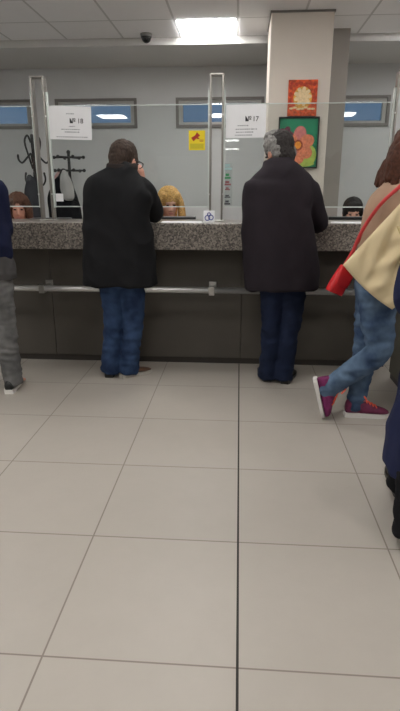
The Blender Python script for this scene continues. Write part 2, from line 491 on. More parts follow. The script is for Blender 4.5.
for (x0, x1), lb in zip(gx, gsl):
    g = thing('glass_screen', lb, 'glass screen', ((x0 + x1) / 2, 4.2, 1.258), 0, 'glass screens along the counter')
    h = (x1 - x0) / 2
    obj('pane', box(NB(), -h, h, -0.004, 0.004, 0.004, 0.712), 'glass', g)
    obj('polished_edge', box(NB(), -h, h, -0.005, 0.005, 0.712, 0.718), 'edge', g)
    obj('polished_edge', box(NB(), -h, h, -0.006, 0.006, -0.004, 0.004), 'edge', g)

# ------------------------------------------------------------------ notices and stickers on the glass
def notice(x, z, w, h, num, lb, tilt, bar):
    t = thing('paper_notice', lb, 'notice', (x, 4.1945, z)); t.rotation_euler = (0, tilt, 0)
    obj('sheet', box(NB(), -w / 2, w / 2, -0.0012, 0, -h / 2, h / 2), 'paper', t)
    text_obj('printed_sign', num[0], 0.046, 'ink', t, (w * 0.06, -0.0018, h * 0.0), bold=0.0005)
    text_obj('printed_number', num[2:], 0.046, 'ink', t, (w * 0.24, -0.0018, h * 0.0), bold=0.0005)
    for (u, v, l) in bar:
        b = NB()
        x0 = u * w - l * w / 2
        k = 0
        while k * 0.016 < l * w:
            box(b, x0 + k * 0.016, x0 + k * 0.016 + random.uniform(0.007, 0.013), -0.0019, -0.0012, v * h - 0.0035, v * h + 0.0035); k += 1
        obj('printed_line', b, 'inkgrey', t)
notice(-1.270, 1.855, 0.322, 0.228, '\u2116 18', 'white paper notice numbered 18 stuck on the left glass beside the post', R(1.5),
       [(0.0, 0.28, 0.16), (0.03, -0.10, 0.1), (0.0, -0.19, 0.42), (0.02, -0.27, 0.3), (0.02, -0.42, 0.7)])
notice(0.032, 1.857, 0.292, 0.222, '\u2116 17', 'white paper notice numbered 17 stuck on the glass left of the pillar', R(-0.5),
       [(-0.08, -0.13, 0.24), (0.0, -0.24, 0.5), (-0.03, -0.33, 0.42), (-0.05, -0.42, 0.42)])
ys = thing('yellow_sign', 'small square yellow warning sign with a dark red figure, stuck on the glass', 'sign', (-0.325, 4.1945, 1.73))
obj('card', box(NB(), -0.06, 0.06, -0.0012, 0, -0.068, 0.068), 'yellow', ys)
b = NB(); tube(b, [(-0.034, -0.0018, 0.006), (-0.006, -0.0018, 0.026), (0.012, -0.0018, 0.044)], [(0.015, 0.0005), (0.012, 0.0005), (0.017, 0.0005)], side=(1, 0, -1), n=12)
tube(b, [(0.0, -0.0018, 0.016), (0.018, -0.0018, 0.012)], [(0.006, 0.0005), (0.004, 0.0005)], side=(0, 0, 1), n=8)
obj('figure', b, 'redbrown', ys)
b = NB(); box(b, 0.018, 0.05, -0.0018, -0.0012, 0.0, 0.004); box(b, 0.02, 0.048, -0.0018, -0.0012, -0.008, -0.005); obj('caption', b, 'redbrown', ys)
b = NB(); box(b, -0.05, 0.05, -0.0018, -0.0012, -0.058, -0.022); obj('text_band', b, 'yellow2', ys)
st = thing('sticker_strip', 'narrow upright strip of coloured stickers on the glass just right of the middle post', 'stickers', (-0.094, 4.1945, 1.42))
obj('backing', box(NB(), -0.035, 0.035, -0.001, 0, -0.152, 0.152), 'glass', st)
for nm, m_, z, hh, ww in (('sticker', 'teal', 0.125, 0.022, 0.03), ('sticker', 's_green', 0.06, 0.02, 0.022), ('sticker', 's_red', 0.01, 0.016, 0.025), ('sticker', 's_red', -0.03, 0.01, 0.018), ('sticker', 's_dark', -0.085, 0.01, 0.022), ('sticker', 's_dark', -0.13, 0.016, 0.022)):
    b = NB(); box(b, -ww, ww, -0.002, -0.001, z - hh, z - hh * 0.25); box(b, -ww * 0.7, ww * 0.5, -0.002, -0.001, z, z + hh * 0.9); obj(nm, b, m_, st)
wl = obj('small_label', box(NB(), -0.03, 0.03, -0.001, 0, -0.029, 0.029), 'paper', loc=(-1.392, 4.1945, 1.325))
tag(wl, 'tiny white paper label low on the glass just right of the left post', 'label')
be = thing('emblem_card', 'small white card with a blue emblem standing on the counter by the middle post', 'card', (-0.228, 4.10, CT))
obj('card', box(NB(), -0.042, 0.042, -0.001, 0.001, 0, 0.085, Matrix.Rotation(R(-14), 4, 'X')), 'paper', be)
b = NB()
for c, r0 in (((-0.012, 0.03), 0.018), ((0.014, 0.034), 0.018), ((0.0, 0.056), 0.012)):
    pts = [(c[0] + r0 * math.cos(a), -0.002, c[1] + r0 * math.sin(a)) for a in [2 * PI * k / 16 for k in range(17)]]
    tube(b, pts, [0.0035] * 17, side=(0, 1, 0), n=6, sub=1)
bmesh.ops.transform(b, matrix=Matrix.Rotation(R(-14), 4, 'X'), verts=b.verts)
obj('emblem', b, 'blue', be)

# papers on the counter
for x, y, rz, lb in ((-0.43, 4.06, 0.1, 'white sheet of paper on the counter in front of the blond clerk'), (0.82, 4.06, -0.15, 'white sheet of paper on the counter beside the man in the plum jacket')):
    p = obj('paper_sheet', box(NB(), -0.15, 0.15, -0.09, 0.09, 0, 0.003), 'paper', loc=(x, y, CT + 0.0005)); p.rotation_euler = (0, 0, rz)
    tag(p, lb, 'paper')

# ------------------------------------------------------------------ paintings on the pillar
def disc(b, cx, cz, rx, rz_, y, n=20, ang=0):
    vs = []
    for yy in (y, y + 0.002):
        vs.append([b.verts.new((cx + rx * math.cos(a) * math.cos(ang) - rz_ * math.sin(a) * math.sin(ang), yy, cz + rx * math.cos(a) * math.sin(ang) + rz_ * math.sin(a) * math.cos(ang))) for a in [2 * PI * k / n for k in range(n)]])
    b.faces.new(vs[0]); b.faces.new(list(reversed(vs[1])))
    for k in range(n): b.faces.new((vs[0][k], vs[1][k], vs[1][(k + 1) % n], vs[0][(k + 1) % n]))
pa = thing('canvas_painting', 'small unframed orange and gold abstract canvas, upper of the two on the pillar', 'painting', (0.555, 5.42, 2.19))
obj('canvas', box(NB(), -0.132, 0.132, -0.02, 0, -0.152, 0.152), 'p_orange', pa, bevel=0.003)
b = NB(); disc(b, 0, 0.0, 0.085, 0.095, -0.022); obj('gold_shape', b, 'p_gold', pa)
b = NB()
for k in range(9): disc(b, 0.055 * math.cos(k * 0.7), 0.012 + 0.055 * math.sin(k * 0.7), 0.028, 0.018, -0.0235, ang=k * 0.7)
disc(b, 0, 0.015, 0.04, 0.05, -0.024); obj('pale_shape', b, 'p_cream', pa)
b = NB()
for k in range(7): disc(b, -0.1 + k * 0.033, -0.088 + 0.008 * math.sin(k * 2), 0.02, 0.009, -0.0225)
obj('pale_strokes', b, 'p_cream', pa)
b = NB()
for k in range(6): disc(b, -0.1 + k * 0.04, 0.122 - 0.01 * (k % 2), 0.018, 0.014, -0.0225)
for k in range(5): disc(b, -0.112 + 0.224 * (k % 2), -0.03 + 0.03 * k, 0.014, 0.02, -0.0225)
obj('dark_strokes', b, 'p_deep', pa)
pb = thing('flower_painting', 'black framed painting of big salmon flower on green, lower of the two on the pillar', 'painting', (0.535, 5.42, 1.806))
obj('frame', ringbox(NB(), -0.188, 0.188, -0.226, 0.226, -0.03, 0, 0.012, 0.012, 0.012, 0.012), 'black', pb, bevel=0.002)
obj('background', box(NB(), -0.177, 0.177, -0.012, 0, -0.215, 0.215), 'p_green', pb)
b = NB(); disc(b, 0.02, -0.185, 0.14, 0.028, -0.0135); disc(b, 0.09, -0.11, 0.085, 0.1, -0.0138); disc(b, -0.08, -0.14, 0.09, 0.07, -0.0137); obj('leaves', b, 'p_lime', pb)
for k, (m_, a) in enumerate((('p_pink', 80), ('p_petal', 20), ('p_petal', -35), ('p_petal', -85), ('p_pink', -140), ('p_petal', 150))):
    b = NB(); disc(b, 0.0 + 0.085 * math.cos(R(a)), -0.02 + 0.1 * math.sin(R(a)), 0.07, 0.058, -0.0145 - 0.0003 * k, ang=R(a)); obj('petal', b, m_, pb)
b = NB(); disc(b, 0, -0.02, 0.045, 0.048, -0.0170); obj('flower_centre', b, 'p_brown', pb)
b = NB(); disc(b, 0, -0.02, 0.03, 0.032, -0.0178); obj('flower_core', b, 'p_core', pb)
b = NB()
for k in range(5): disc(b, -0.115 + 0.035 * math.cos(k * 1.256), 0.075 + 0.038 * math.sin(k * 1.256), 0.034, 0.028, -0.0165 - 0.0002 * k, ang=k * 1.256)
obj('plum_flower', b, 'p_plum', pb)

# ------------------------------------------------------------------ clerks' desk, monitors
dk = thing('clerk_desk', 'pale long clerks desk behind the granite counter', 'desk', (-0.6, 4.77, 0))
obj('desktop', box(NB(), -2.6, 2.0, -0.24, 0.24, 0.72, 0.75), 'desk', dk, bevel=0.003)
for x in (-2.55, -0.9, 0.75, 1.95): obj('leg', box(NB(), x - 0.025, x + 0.025, -0.2, 0.2, 0, 0.72), 'grey', dk)
def monitor(x, w, lb, rz=0.0, z=1.158, y=4.62):
    t = thing('monitor', lb, 'monitor', (x, y, 0.75), rz)
    hh = z - 0.75
    obj('housing', box(NB(), -w / 2, w / 2, -0.02, 0.02, hh - 0.30, hh), 'black', t, bevel=0.006)
    obj('bezel', box(NB(), -w / 2 - 0.003, w / 2 + 0.003, 0.018, 0.024, hh - 0.303, hh + 0.003), 'grey', t, bevel=0.002)
    obj('stand', box(NB(), -0.03, 0.03, -0.035, -0.02, 0.01, hh - 0.1), 'black', t)
    obj('foot', box(NB(), -0.11, 0.11, -0.09, 0.08, 0, 0.012), 'black', t, bevel=0.004)
monitor(-0.52, 0.30, 'black monitor back showing above the counter, in front of the blond clerk', 0.08, 1.165)
monitor(0.92, 0.36, 'black monitor back showing above the counter, in front of the dark-haired clerk', -0.05, 1.168)
monitor(-1.62, 0.34, 'black monitor back behind the left screen post', 0.0, 1.15)

# ------------------------------------------------------------------ coat stands
def ball(b, p, r): ell(b, p, (r, r, r), u=10, v=8)
c1 = thing('coat_stand', 'dark bentwood coat stand with curved hooks behind the left post', 'coat stand', (-2.34, 6.25, 0))
b = NB(); tube(b, [(0, 0, 0.1), (0, 0, 1.0), (0, 0, 1.97)], [0.022, 0.02, 0.018], n=12); obj('pole', b, 'black', c1, True)
for k in range(4):
    a = k * PI / 2 + 0.25; ca, sa = math.cos(a), math.sin(a)
    b = NB(); tube(b, [(0.02 * ca, 0.02 * sa, 1.62), (0.05 * ca, 0.05 * sa, 1.74), (0.085 * ca, 0.085 * sa, 1.9), (0.05 * ca, 0.05 * sa, 1.97), (0.02 * ca, 0.02 * sa, 1.9)], [0.011] * 5, n=8); 
    tube(b, [(0.085 * ca, 0.085 * sa, 1.72), (0.13 * ca, 0.13 * sa, 1.68), (0.165 * ca, 0.165 * sa, 1.71), (0.17 * ca, 0.17 * sa, 1.76)], [0.011, 0.011, 0.011, 0.013], n=8)
    tube(b, [(0.03 * ca, 0.03 * sa, 1.78), (0.085 * ca, 0.085 * sa, 1.72)], [0.011, 0.011], n=8, sub=1)
    obj('upper_hook', b, 'black', c1, True)
    b = NB(); tube(b, [(0.02 * ca, 0.02 * sa, 1.42), (0.08 * ca, 0.08 * sa, 1.44), (0.11 * ca, 0.11 * sa, 1.50), (0.10 * ca, 0.10 * sa, 1.57)], [0.01, 0.01, 0.01, 0.012], n=8); obj('lower_hook', b, 'black', c1, True)
    b = NB(); tube(b, [(0.02 * ca, 0.02 * sa, 0.3), (0.15 * ca, 0.15 * sa, 0.14), (0.23 * ca, 0.23 * sa, 0.015)], [0.014] * 3, n=8); obj('foot', b, 'black', c1, True)
c2 = thing('coat_stand', 'black metal coat stand with ball-ended pegs left of the man on the phone side', 'coat stand', (-1.92, 6.2, 0))
c2['label'] = 'black metal coat stand with two tiers of ball-ended pegs below the notice numbered 18'
b = NB(); tube(b, [(0, 0, 0.03), (0, 0, 1.0), (0, 0, 1.79)], [0.02, 0.018, 0.016], n=12); ball(b, (0, 0, 1.79), 0.022); obj('pole', b, 'black', c2, True)
for z in (1.735, 1.595):
    for k in range(3):
        a = k * PI / 3 + 0.05; ca, sa = math.cos(a), math.sin(a)
        b = NB(); tube(b, [(-0.165 * ca, -0.165 * sa, z), (0.165 * ca, 0.165 * sa, z)], [0.010, 0.010], n=8, sub=1); ball(b, (-0.165 * ca, -0.165 * sa, z), 0.019); ball(b, (0.165 * ca, 0.165 * sa, z), 0.019)
        obj('peg_bar', b, 'black', c2, True)
b = NB(); tube(b, [(0, 0, 0), (0, 0, 0.03)], [0.16, 0.14], n=24, sub=1, round_cap=False); obj('base', b, 'black', c2, True)
def hung(name, x, y, pts, m, lb, cat, w):
    b = NB(); tube(b, [(p[0], p[1], p[2]) for p in pts], [(p[3], p[4]) for p in pts], n=18)
    t = fuse(name, b, m, None, 0.011, 3, fold(0.012, 14, 14, 3, x))
    t.location = (x, y, 0); tag(t, lb, cat)
hung('hanging_coat', -2.36, 6.12, [(0, 0, 1.52, 0.03, 0.03), (0.02, 0, 1.42, 0.08, 0.06), (0.03, 0, 1.25, 0.11, 0.07), (0.02, 0, 1.0, 0.12, 0.08), (0.02, 0, 0.75, 0.13, 0.08)], 'c_greycoat', 'charcoal coat hanging on the bentwood coat stand', 'coat', 0)
hung('hanging_coat', -1.93, 6.08, [(-0.02, 0, 1.585, 0.03, 0.03), (-0.03, 0, 1.48, 0.10, 0.06), (-0.05, 0, 1.3, 0.17, 0.08), (-0.03, 0, 1.05, 0.19, 0.09), (0, 0, 0.7, 0.2, 0.09)], 'c_blackt', 'black coat hanging on the metal coat stand with ball-ended pegs', 'coat', 0)
hung('hanging_scarf', -1.90, 5.96, [(0, 0, 1.575, 0.025, 0.02), (0.0, -0.01, 1.50, 0.055, 0.03), (0.02, -0.01, 1.40, 0.075, 0.035), (0.035, -0.01, 1.3, 0.06, 0.03)], 'c_scarf', 'pale grey scarf over the black coat on the metal stand', 'scarf', 0)
hung('hanging_jacket', -2.06, 6.32, [(0, 0, 1.58, 0.03, 0.02), (-0.02, 0, 1.5, 0.08, 0.05), (-0.03, 0, 1.3, 0.11, 0.06), (-0.03, 0, 1.0, 0.12, 0.06)], 'c_pink', 'dusty pink jacket hanging behind the black coat on the metal stand', 'jacket', 0)

# ------------------------------------------------------------------ people
def HM(c, yaw=0, pitch=0, roll=0):
    return Matrix.Translation(V(c)) @ Matrix.Rotation(R(yaw), 4, 'Z') @ Matrix.Rotation(R(pitch), 4, 'X') @ Matrix.Rotation(R(roll), 4, 'Y')
def head_geo(b, m):
    ell(b, (0, -0.015, 0.03), (0.074, 0.094, 0.094), m)
    ell(b, (0, 0.03, -0.035), (0.058, 0.058, 0.084), m)
    ell(b, (0, 0.0, -0.055), (0.062, 0.066, 0.052), m)
    ell(b, (0, 0.062, 0.022), (0.05, 0.024, 0.016), m)
    ell(b, (0, 0.078, -0.098), (0.022, 0.014, 0.016), m)
    q = NB(); tube(q, [(0, 0.078, 0.012), (0, 0.096, -0.018), (0, 0.104, -0.034), (0, 0.088, -0.043)], [(0.009, 0.011), (0.011, 0.012), (0.016, 0.011), (0.015, 0.008)], n=10)
    bmesh.ops.transform(q, matrix=m, verts=q.verts)
    t = bpy.data.meshes.new('t'); q.to_mesh(t); q.free(); b.from_mesh(t); bpy.data.meshes.remove(t)
    for s in (-1, 1):
        ell(b, (s * 0.08, -0.008, -0.012), (0.010, 0.020, 0.033), m @ Matrix.Translation((0, 0, 0)) )
def face_parts(m, root):
    for s in (-1, 1):
        b = NB(); ell(b, (s * 0.030, 0.0815, 0.002), (0.012, 0.007, 0.0062), m, 12, 8); obj('eye', b, 'eye', root, True)
    b = NB(); ell(b, (0, 0.0885, -0.070), (0.022, 0.006, 0.0085), m, 12, 8); obj('lips', b, 'lip', root, True)
def hair_short(m, root, mt, extra=()):
    b = NB()
    ell(b, (0, -0.024, 0.047), (0.082, 0.098, 0.088), m)
    ell(b, (0, -0.068, -0.025), (0.066, 0.046, 0.066), m)
    for s in (-1, 1): ell(b, (s * 0.070, 0.0, 0.014), (0.013, 0.04, 0.045), m)
    for c, r in extra: ell(b, c, r, m)
    return fuse('hair', b, mt, root, 0.005, 1, fold(0.0055, 60, 60, 35))
def merge(b, q, m):
    bmesh.ops.transform(q, matrix=m, verts=q.verts)
    t = bpy.data.meshes.new('t'); q.to_mesh(t); q.free(); b.from_mesh(t); bpy.data.meshes.remove(t)
def hand_geo(b, wrist, d, palm, thumb, curl=25, size=1.0):
    """wrist point, finger direction, palm normal, side the thumb leaves on"""
    y = V(d).normalized(); z = -V(palm); z = (z - y * z.dot(y)).normalized(); x = y.cross(z)
    s = 1 if x.dot(V(thumb)) > 0 else -1
    m = Matrix(((x.x, y.x, z.x, wrist[0]), (x.y, y.y, z.y, wrist[1]), (x.z, y.z, z.z, wrist[2]), (0, 0, 0, 1)))
    q = NB()
    tube(q, [(0, -0.02, 0), (0, 0.01, 0), (0, 0.05, 0), (0, 0.085, 0)], [(0.027, 0.020), (0.030, 0.018), (0.040, 0.015), (0.039, 0.012)], n=14)
    for i, (fx, L) in enumerate(((0.029, 0.068), (0.0098, 0.077), (-0.0098, 0.071), (-0.029, 0.056))):
        a = 0.0; p = V((fx * s, 0.082, 0)); pts = [p - V((0, 0.02, 0)), p.copy()]
        for seg, f in enumerate((0.45, 0.30, 0.25)):
            a += R(curl) * (0.8 + 0.15 * i)
            p = p + V((fx * 0.06 * s, math.cos(a) * L * f, -math.sin(a) * L * f)); pts.append(p.copy())
        tube(q, pts, [0.009, 0.0088, 0.0082, 0.0076, 0.0062], n=10)
    tube(q, [(0.015 * s, 0.012, -0.003), (0.040 * s, 0.036, -0.012), (0.055 * s, 0.062, -0.020), (0.056 * s, 0.084, -0.026)], [0.015, 0.0125, 0.0105, 0.008], n=10)
    bmesh.ops.scale(q, vec=(size, size, size), verts=q.verts)
    merge(b, q, m)

def shoe(root, heel, yaw, up, sole, L=0.285, pitch=0.0, laces=None, w=1.0, mtx=None, ankle=0.095, label=None, hs=1.0, st=1.0):
    m = mtx if mtx is not None else Matrix.Translation(V(heel)) @ Matrix.Rotation(yaw, 4, 'Z') @ Matrix.Rotation(pitch, 4, 'X')
    k = L / 0.285
    prof = [(0.0, 0.026, 0.05, ankle * 0.75), (0.02, 0.034, 0.055, ankle), (0.07, 0.036, 0.05, ankle), (0.12, 0.038, 0.035, 0.078), (0.17, 0.043, 0.018, 0.06), (0.22, 0.045, 0.012, 0.048), (0.262, 0.036, 0.01, 0.038), (0.285, 0.016, 0.012, 0.028)]
    b = NB(); rows = []
    P = catmull([list(p) for p in prof], 3)
    n = 16
    for (y, hw, _, top) in P:
        r = []
        for i in range(n):
            a = 2 * PI * i / n
            ca, sa = math.cos(a), math.sin(a)
            zz = 0.02 + (top * hs - 0.02) * 0.5 * (1 + sa)
            wd = hw * w * math.copysign(abs(ca) ** 0.75, ca) * (1.0 if sa < 0 else (1 - 0.25 * sa))
            r.append(b.verts.new((wd, y * k, zz)))
        rows.append(r)
    for i in range(len(rows) - 1):
        for j in range(n): b.faces.new((rows[i][j], rows[i][(j + 1) % n], rows[i + 1][(j + 1) % n], rows[i + 1][j]))
    b.faces.new(rows[0]); b.faces.new(rows[-1])
    bmesh.ops.transform(b, matrix=m, verts=b.verts)
    o = obj('shoe', b, up, root, True)
    if label: o['label'] = label
    b = NB(); top = []; bot = []
    outl = [(y, hw + 0.004) for (y, hw, _, t_) in P]
    ring = [(hw * w, y * k) for y, hw in outl] + [(-hw * w, y * k) for y, hw in reversed(outl)]
    ring = [(x, y + (-0.006 if y < 0.001 else 0.004 if y > 0.28 * k else 0)) for x, y in ring]
    vt = [b.verts.new((x, y, (0.030 if y < 0.1 else 0.024) * st)) for x, y in ring]; vb = [b.verts.new((x * 0.96, y, 0.0)) for x, y in ring]
    b.faces.new(vt); b.faces.new(list(reversed(vb)))
    for i in range(len(ring)): b.faces.new((vt[i], vb[i], vb[(i + 1) % len(ring)], vt[(i + 1) % len(ring)]))
    bmesh.ops.transform(b, matrix=m, verts=b.verts)
    obj('sole', b, sole, o)
    if laces:
        b = NB()
        for i in range(5):
            y = (0.10 + i * 0.022) * k; z = (0.088 - i * 0.0085) * hs
            tube(b, [(-0.024, y, z - 0.008), (0, y + 0.004, z + 0.004), (0.024, y + 0.01, z - 0.008)], [0.005] * 3, n=6)
        tube(b, [(0, 0.1 * k, 0.092 * hs), (0.03, 0.1 * k, 0.112 * hs), (0.045, 0.12 * k, 0.095 * hs)], [0.005] * 3, n=6); tube(b, [(0, 0.1 * k, 0.092 * hs), (-0.03, 0.09 * k, 0.11 * hs), (-0.045, 0.11 * k, 0.092 * hs)], [0.005] * 3, n=6)
        bmesh.ops.transform(b, matrix=m, verts=b.verts)
        obj('laces', b, laces, o, True)
    return o

def body(root, m_head, neck, chest, pelvis, arms, legs, skin='skin', face=True, sd=(1, 0, 0), hands=(), lean=None):
    """one continuous figure: torso, neck, head, limbs and five-fingered hands"""
    b = NB()
    head_geo(b, m_head)
    hb = m_head @ V((0, -0.025, -0.07))
    tube(b, [hb, V(neck)], [0.052, 0.058], n=14, sub=1)
    P, Cc, N = V(pelvis), V(chest), V(neck)
    tube(b, [P - V((0, 0, 0.06)), P + V((0, 0, 0.04)), P.lerp(Cc, 0.5), Cc, N - V((0, 0, 0.05)), N], [(0.13, 0.09), (0.14, 0.095), (0.12, 0.085), (0.145, 0.095), (0.13, 0.07), (0.06, 0.055)], side=sd)
    for (s, e, w) in arms:
        tube(b, [s, V(s).lerp(V(e), 0.5), e, V(e).lerp(V(w), 0.4), w], [0.048, 0.042, 0.036, 0.034, 0.025], n=12)
    for (h, k, a, t) in legs:
        tube(b, [h, V(h).lerp(V(k), 0.5), k, V(k).lerp(V(a), 0.35), a], [0.078, 0.066, 0.05, 0.046, 0.027], n=12)
        tube(b, [a, V(a).lerp(V(t), 0.45) - V((0, 0, 0.012)), V(t) - V((0, 0, 0.018))], [0.026, 0.020, 0.011], n=10)
    for hd in hands: hand_geo(b, *hd)
    o = fuse('body', b, skin, root, 0.0058, 2)
    if face: face_parts(m_head, root)
    return o
def jacket(root, rings, arms, m, name='jacket', sd=(1, 0, 0), wr=None, voxel=0.011, ar=(0.082, 0.078, 0.07, 0.064, 0.052)):
    b = NB()
    tube(b, [r[:3] for r in rings], [(r[3], r[4]) for r in rings], side=sd, n=26, sub=4, power=0.85, round_cap=False)
    for (s, e, w) in arms:
        s, e, w = V(s), V(e), V(w)
        tube(b, [s, s.lerp(e, 0.5), e, e.lerp(w, 0.5), w], ar, n=16)
    return fuse(name, b, m, root, voxel, 4, wr or fold(0.015, 6, 6, 4.5, 1.3))
def trousers(root, legs, waist, m, r=(0.098, 0.088, 0.072, 0.068, 0.075), wr=None, name='jeans', sd=(1, 0, 0)):
    b = NB()
    W = V(waist)
    tube(b, [W, W - V((0, 0, 0.1)), W - V((0, 0, 0.2))], [(0.155, 0.11), (0.165, 0.125), (0.13, 0.11)], side=sd, n=20)
    for (h, k, a) in legs:
        h, k, a = V(h), V(k), V(a)
        a = a + (a - k).normalized() * 0.045
        tube(b, [h, h.lerp(k, 0.5), k, k.lerp(a, 0.5), a], r, n=16, round_cap=False)
    return fuse(name, b, m, root, 0.009, 2, wr or fold(0.011, 8, 8, 15, 4.2))
def collar(root, c, rx, ry, h, m, tilt=0.0):
    b = NB()
    pts = [(c[0] + rx * math.cos(a), c[1] + ry * math.sin(a), c[2] + tilt * math.sin(a)) for a in [2 * PI * k / 24 for k in range(25)]]
    tube(b, pts, [(h, 0.014)] * 25, side=(0, 0, 1), n=10, sub=1)
    return obj('collar', b, m, root, True)

# --- man in the black jacket, right hand raised to his cheek
X0, Y0 = -0.85, 3.74
p = thing('person', 'man seen from behind in black jacket and blue jeans, right hand raised to his cheek', 'person', (X0, Y0, 0))
def L(x, y, z): return (x - X0, y - Y0, z)
hm = HM(L(-0.782, 3.79, 1.560), -30, -10, 0) @ Matrix.Scale(1.05, 4)
armL = (L(-0.985, 3.75, 1.375), L(-1.03, 3.90, 1.205), L(-0.91, 4.08, 1.19))
armR = (L(-0.675, 3.755, 1.385), L(-0.615, 3.985, 1.22), L(-0.684, 3.885, 1.415))
legL = (L(-0.905, 3.75, 0.86), L(-0.915, 3.79, 0.47), L(-0.965, 3.83, 0.085)); legR = (L(-0.765, 3.75, 0.86), L(-0.765, 3.78, 0.47), L(-0.825, 3.83, 0.085))
body(p, hm, L(-0.795, 3.745, 1.485), L(-0.83, 3.73, 1.27), L(-0.835, 3.74, 0.93), (armL, armR),
     ((*legL, L(-0.97, 3.96, 0.05)), (*legR, L(-0.73, 3.90, 0.05))), 'skin2',
     hands=((armL[2], (0.6, 0.8, -0.1), (0, 0, -1), (1, 0.3, 0), 20), (armR[2], (-0.08, -0.12, 1), (-1, 0.25, 0), (0.2, 1, 0.3), 34, 1.1)))
hair_short(hm, p, 'h_dkbrown', [((0, -0.075, 0.02), (0.07, 0.045, 0.07))])
b = NB()
for s in (-1, 1): tube(b, [hm @ V((s * 0.088, -0.01, 0.008)), hm @ V((s * 0.083, 0.04, 0.010)), hm @ V((s * 0.068, 0.10, 0.008))], [0.0035] * 3, n=6)
for s in (-1, 1):
    pts = [hm @ V((s * 0.034 + 0.028 * math.cos(a), 0.103, 0.002 + 0.02 * math.sin(a))) for a in [2 * PI * k / 14 for k in range(15)]]
    tube(b, pts, [0.003] * 15, n=6, sub=1)
obj('glasses', b, 'black', p, True)
jacket(p, [L(-0.842, 3.74, 0.735) + (0.268, 0.165), L(-0.842, 3.74, 0.85) + (0.262, 0.165), L(-0.842, 3.735, 1.05) + (0.245, 0.155), L(-0.838, 3.73, 1.25) + (0.225, 0.15), L(-0.828, 3.73, 1.37) + (0.232, 0.138), L(-0.815, 3.735, 1.435) + (0.185, 0.118), L(-0.805, 3.74, 1.485) + (0.130, 0.098), L(-0.798, 3.745, 1.525) + (0.09, 0.082), L(-0.797, 3.75, 1.545) + (0.078, 0.075)],
       (armL, armR), 'c_black')
collar(p, L(-0.798, 3.752, 1.525), 0.094, 0.088, 0.030, 'c_collar', 0.012)
trousers(p, (legL, legR), L(-0.835, 3.745, 0.98), 'd_blue')
sh = shoe(p, L(-0.975, 3.79, 0), R(4), 'leather', 'leather', label='black shoe with pale heel patch')
b = NB(); tube(b, [L(-1.005, 3.786, 0.052), L(-0.975, 3.782, 0.052), L(-0.945, 3.786, 0.052)], [(0.014, 0.005)] * 3, side=(0, 0, 1), n=8); obj('heel_patch', b, 'white', sh, True)
shoe(p, L(-0.875, 3.79, 0), R(-48), 'brownleather', 'pale', L=0.26, label='brown shoe turned outward')

# --- older man in the dark plum jacket
X0, Y0 = 0.28, 3.74
p = thing('person', 'grey-haired man seen from behind in dark plum jacket, head turned left, by the flower painting', 'person', (X0, Y0, 0))
hm = HM(L(0.250, 3.80, 1.612), 38, -16, 0) @ Matrix.Scale(1.04, 4)
armL = (L(0.118, 3.75, 1.352), L(0.115, 3.89, 1.20), L(0.20, 4.07, 1.19)); armR = (L(0.44, 3.755, 1.38), L(0.55, 3.87, 1.165), L(0.44, 4.06, 1.20))
legL = (L(0.255, 3.745, 0.86), L(0.250, 3.775, 0.46), L(0.243, 3.82, 0.075)); legR = (L(0.395, 3.745, 0.86), L(0.385, 3.765, 0.46), L(0.352, 3.80, 0.075))
body(p, hm, L(0.245, 3.755, 1.50), L(0.27, 3.73, 1.27), L(0.32, 3.74, 0.93), (armL, armR), ((*legL, L(0.24, 3.95, 0.05)), (*legR, L(0.37, 3.93, 0.05))), 'skin2',
     hands=((armL[2], (0.7, 0.7, -0.1), (0, 0, -1), (1, 0.3, 0), 20), (armR[2], (-0.7, 0.7, -0.1), (0, 0, -1), (-1, 0.3, 0), 20)))
hair_short(hm, p, 'h_dark')
b = NB()
for s in (-1, 1):
    ell(b, (s * 0.070, -0.012, 0.045), (0.019, 0.062, 0.052), hm); ell(b, (s * 0.066, -0.05, -0.006), (0.016, 0.035, 0.045), hm)
ell(b, (-0.03, 0.0, 0.105), (0.045, 0.06, 0.034), hm)
o = fuse('grey_hair', b, 'h_grey', p, 0.006, 1, fold(0.010, 32, 32, 32)); o['label'] = 'grey hair at the temples and crown'
jacket(p, [L(0.305, 3.74, 0.715) + (0.258, 0.165), L(0.298, 3.74, 0.85) + (0.258, 0.165), L(0.265, 3.735, 1.05) + (0.242, 0.158), L(0.244, 3.73, 1.25) + (0.228, 0.15), L(0.256, 3.73, 1.36) + (0.234, 0.145), L(0.262, 3.735, 1.425) + (0.220, 0.130), L(0.258, 3.735, 1.475) + (0.178, 0.112), L(0.252, 3.745, 1.52) + (0.115, 0.092), L(0.248, 3.755, 1.555) + (0.086, 0.08)],
       (armL, armR), 'c_plum', wr=fold(0.014, 5.5, 5.5, 4, 7.7))
collar(p, L(0.248, 3.757, 1.53), 0.088, 0.082, 0.034, 'c_black', 0.012)
trousers(p, (legL, legR), L(0.32, 3.745, 0.98), 'd_navy', wr=fold(0.010, 8, 8, 13, 9.2))
shoe(p, L(0.238, 3.79, 0), R(6), 'leather', 'leather'); shoe(p, L(0.362, 3.745, 0), R(-16), 'leather', 'leather')

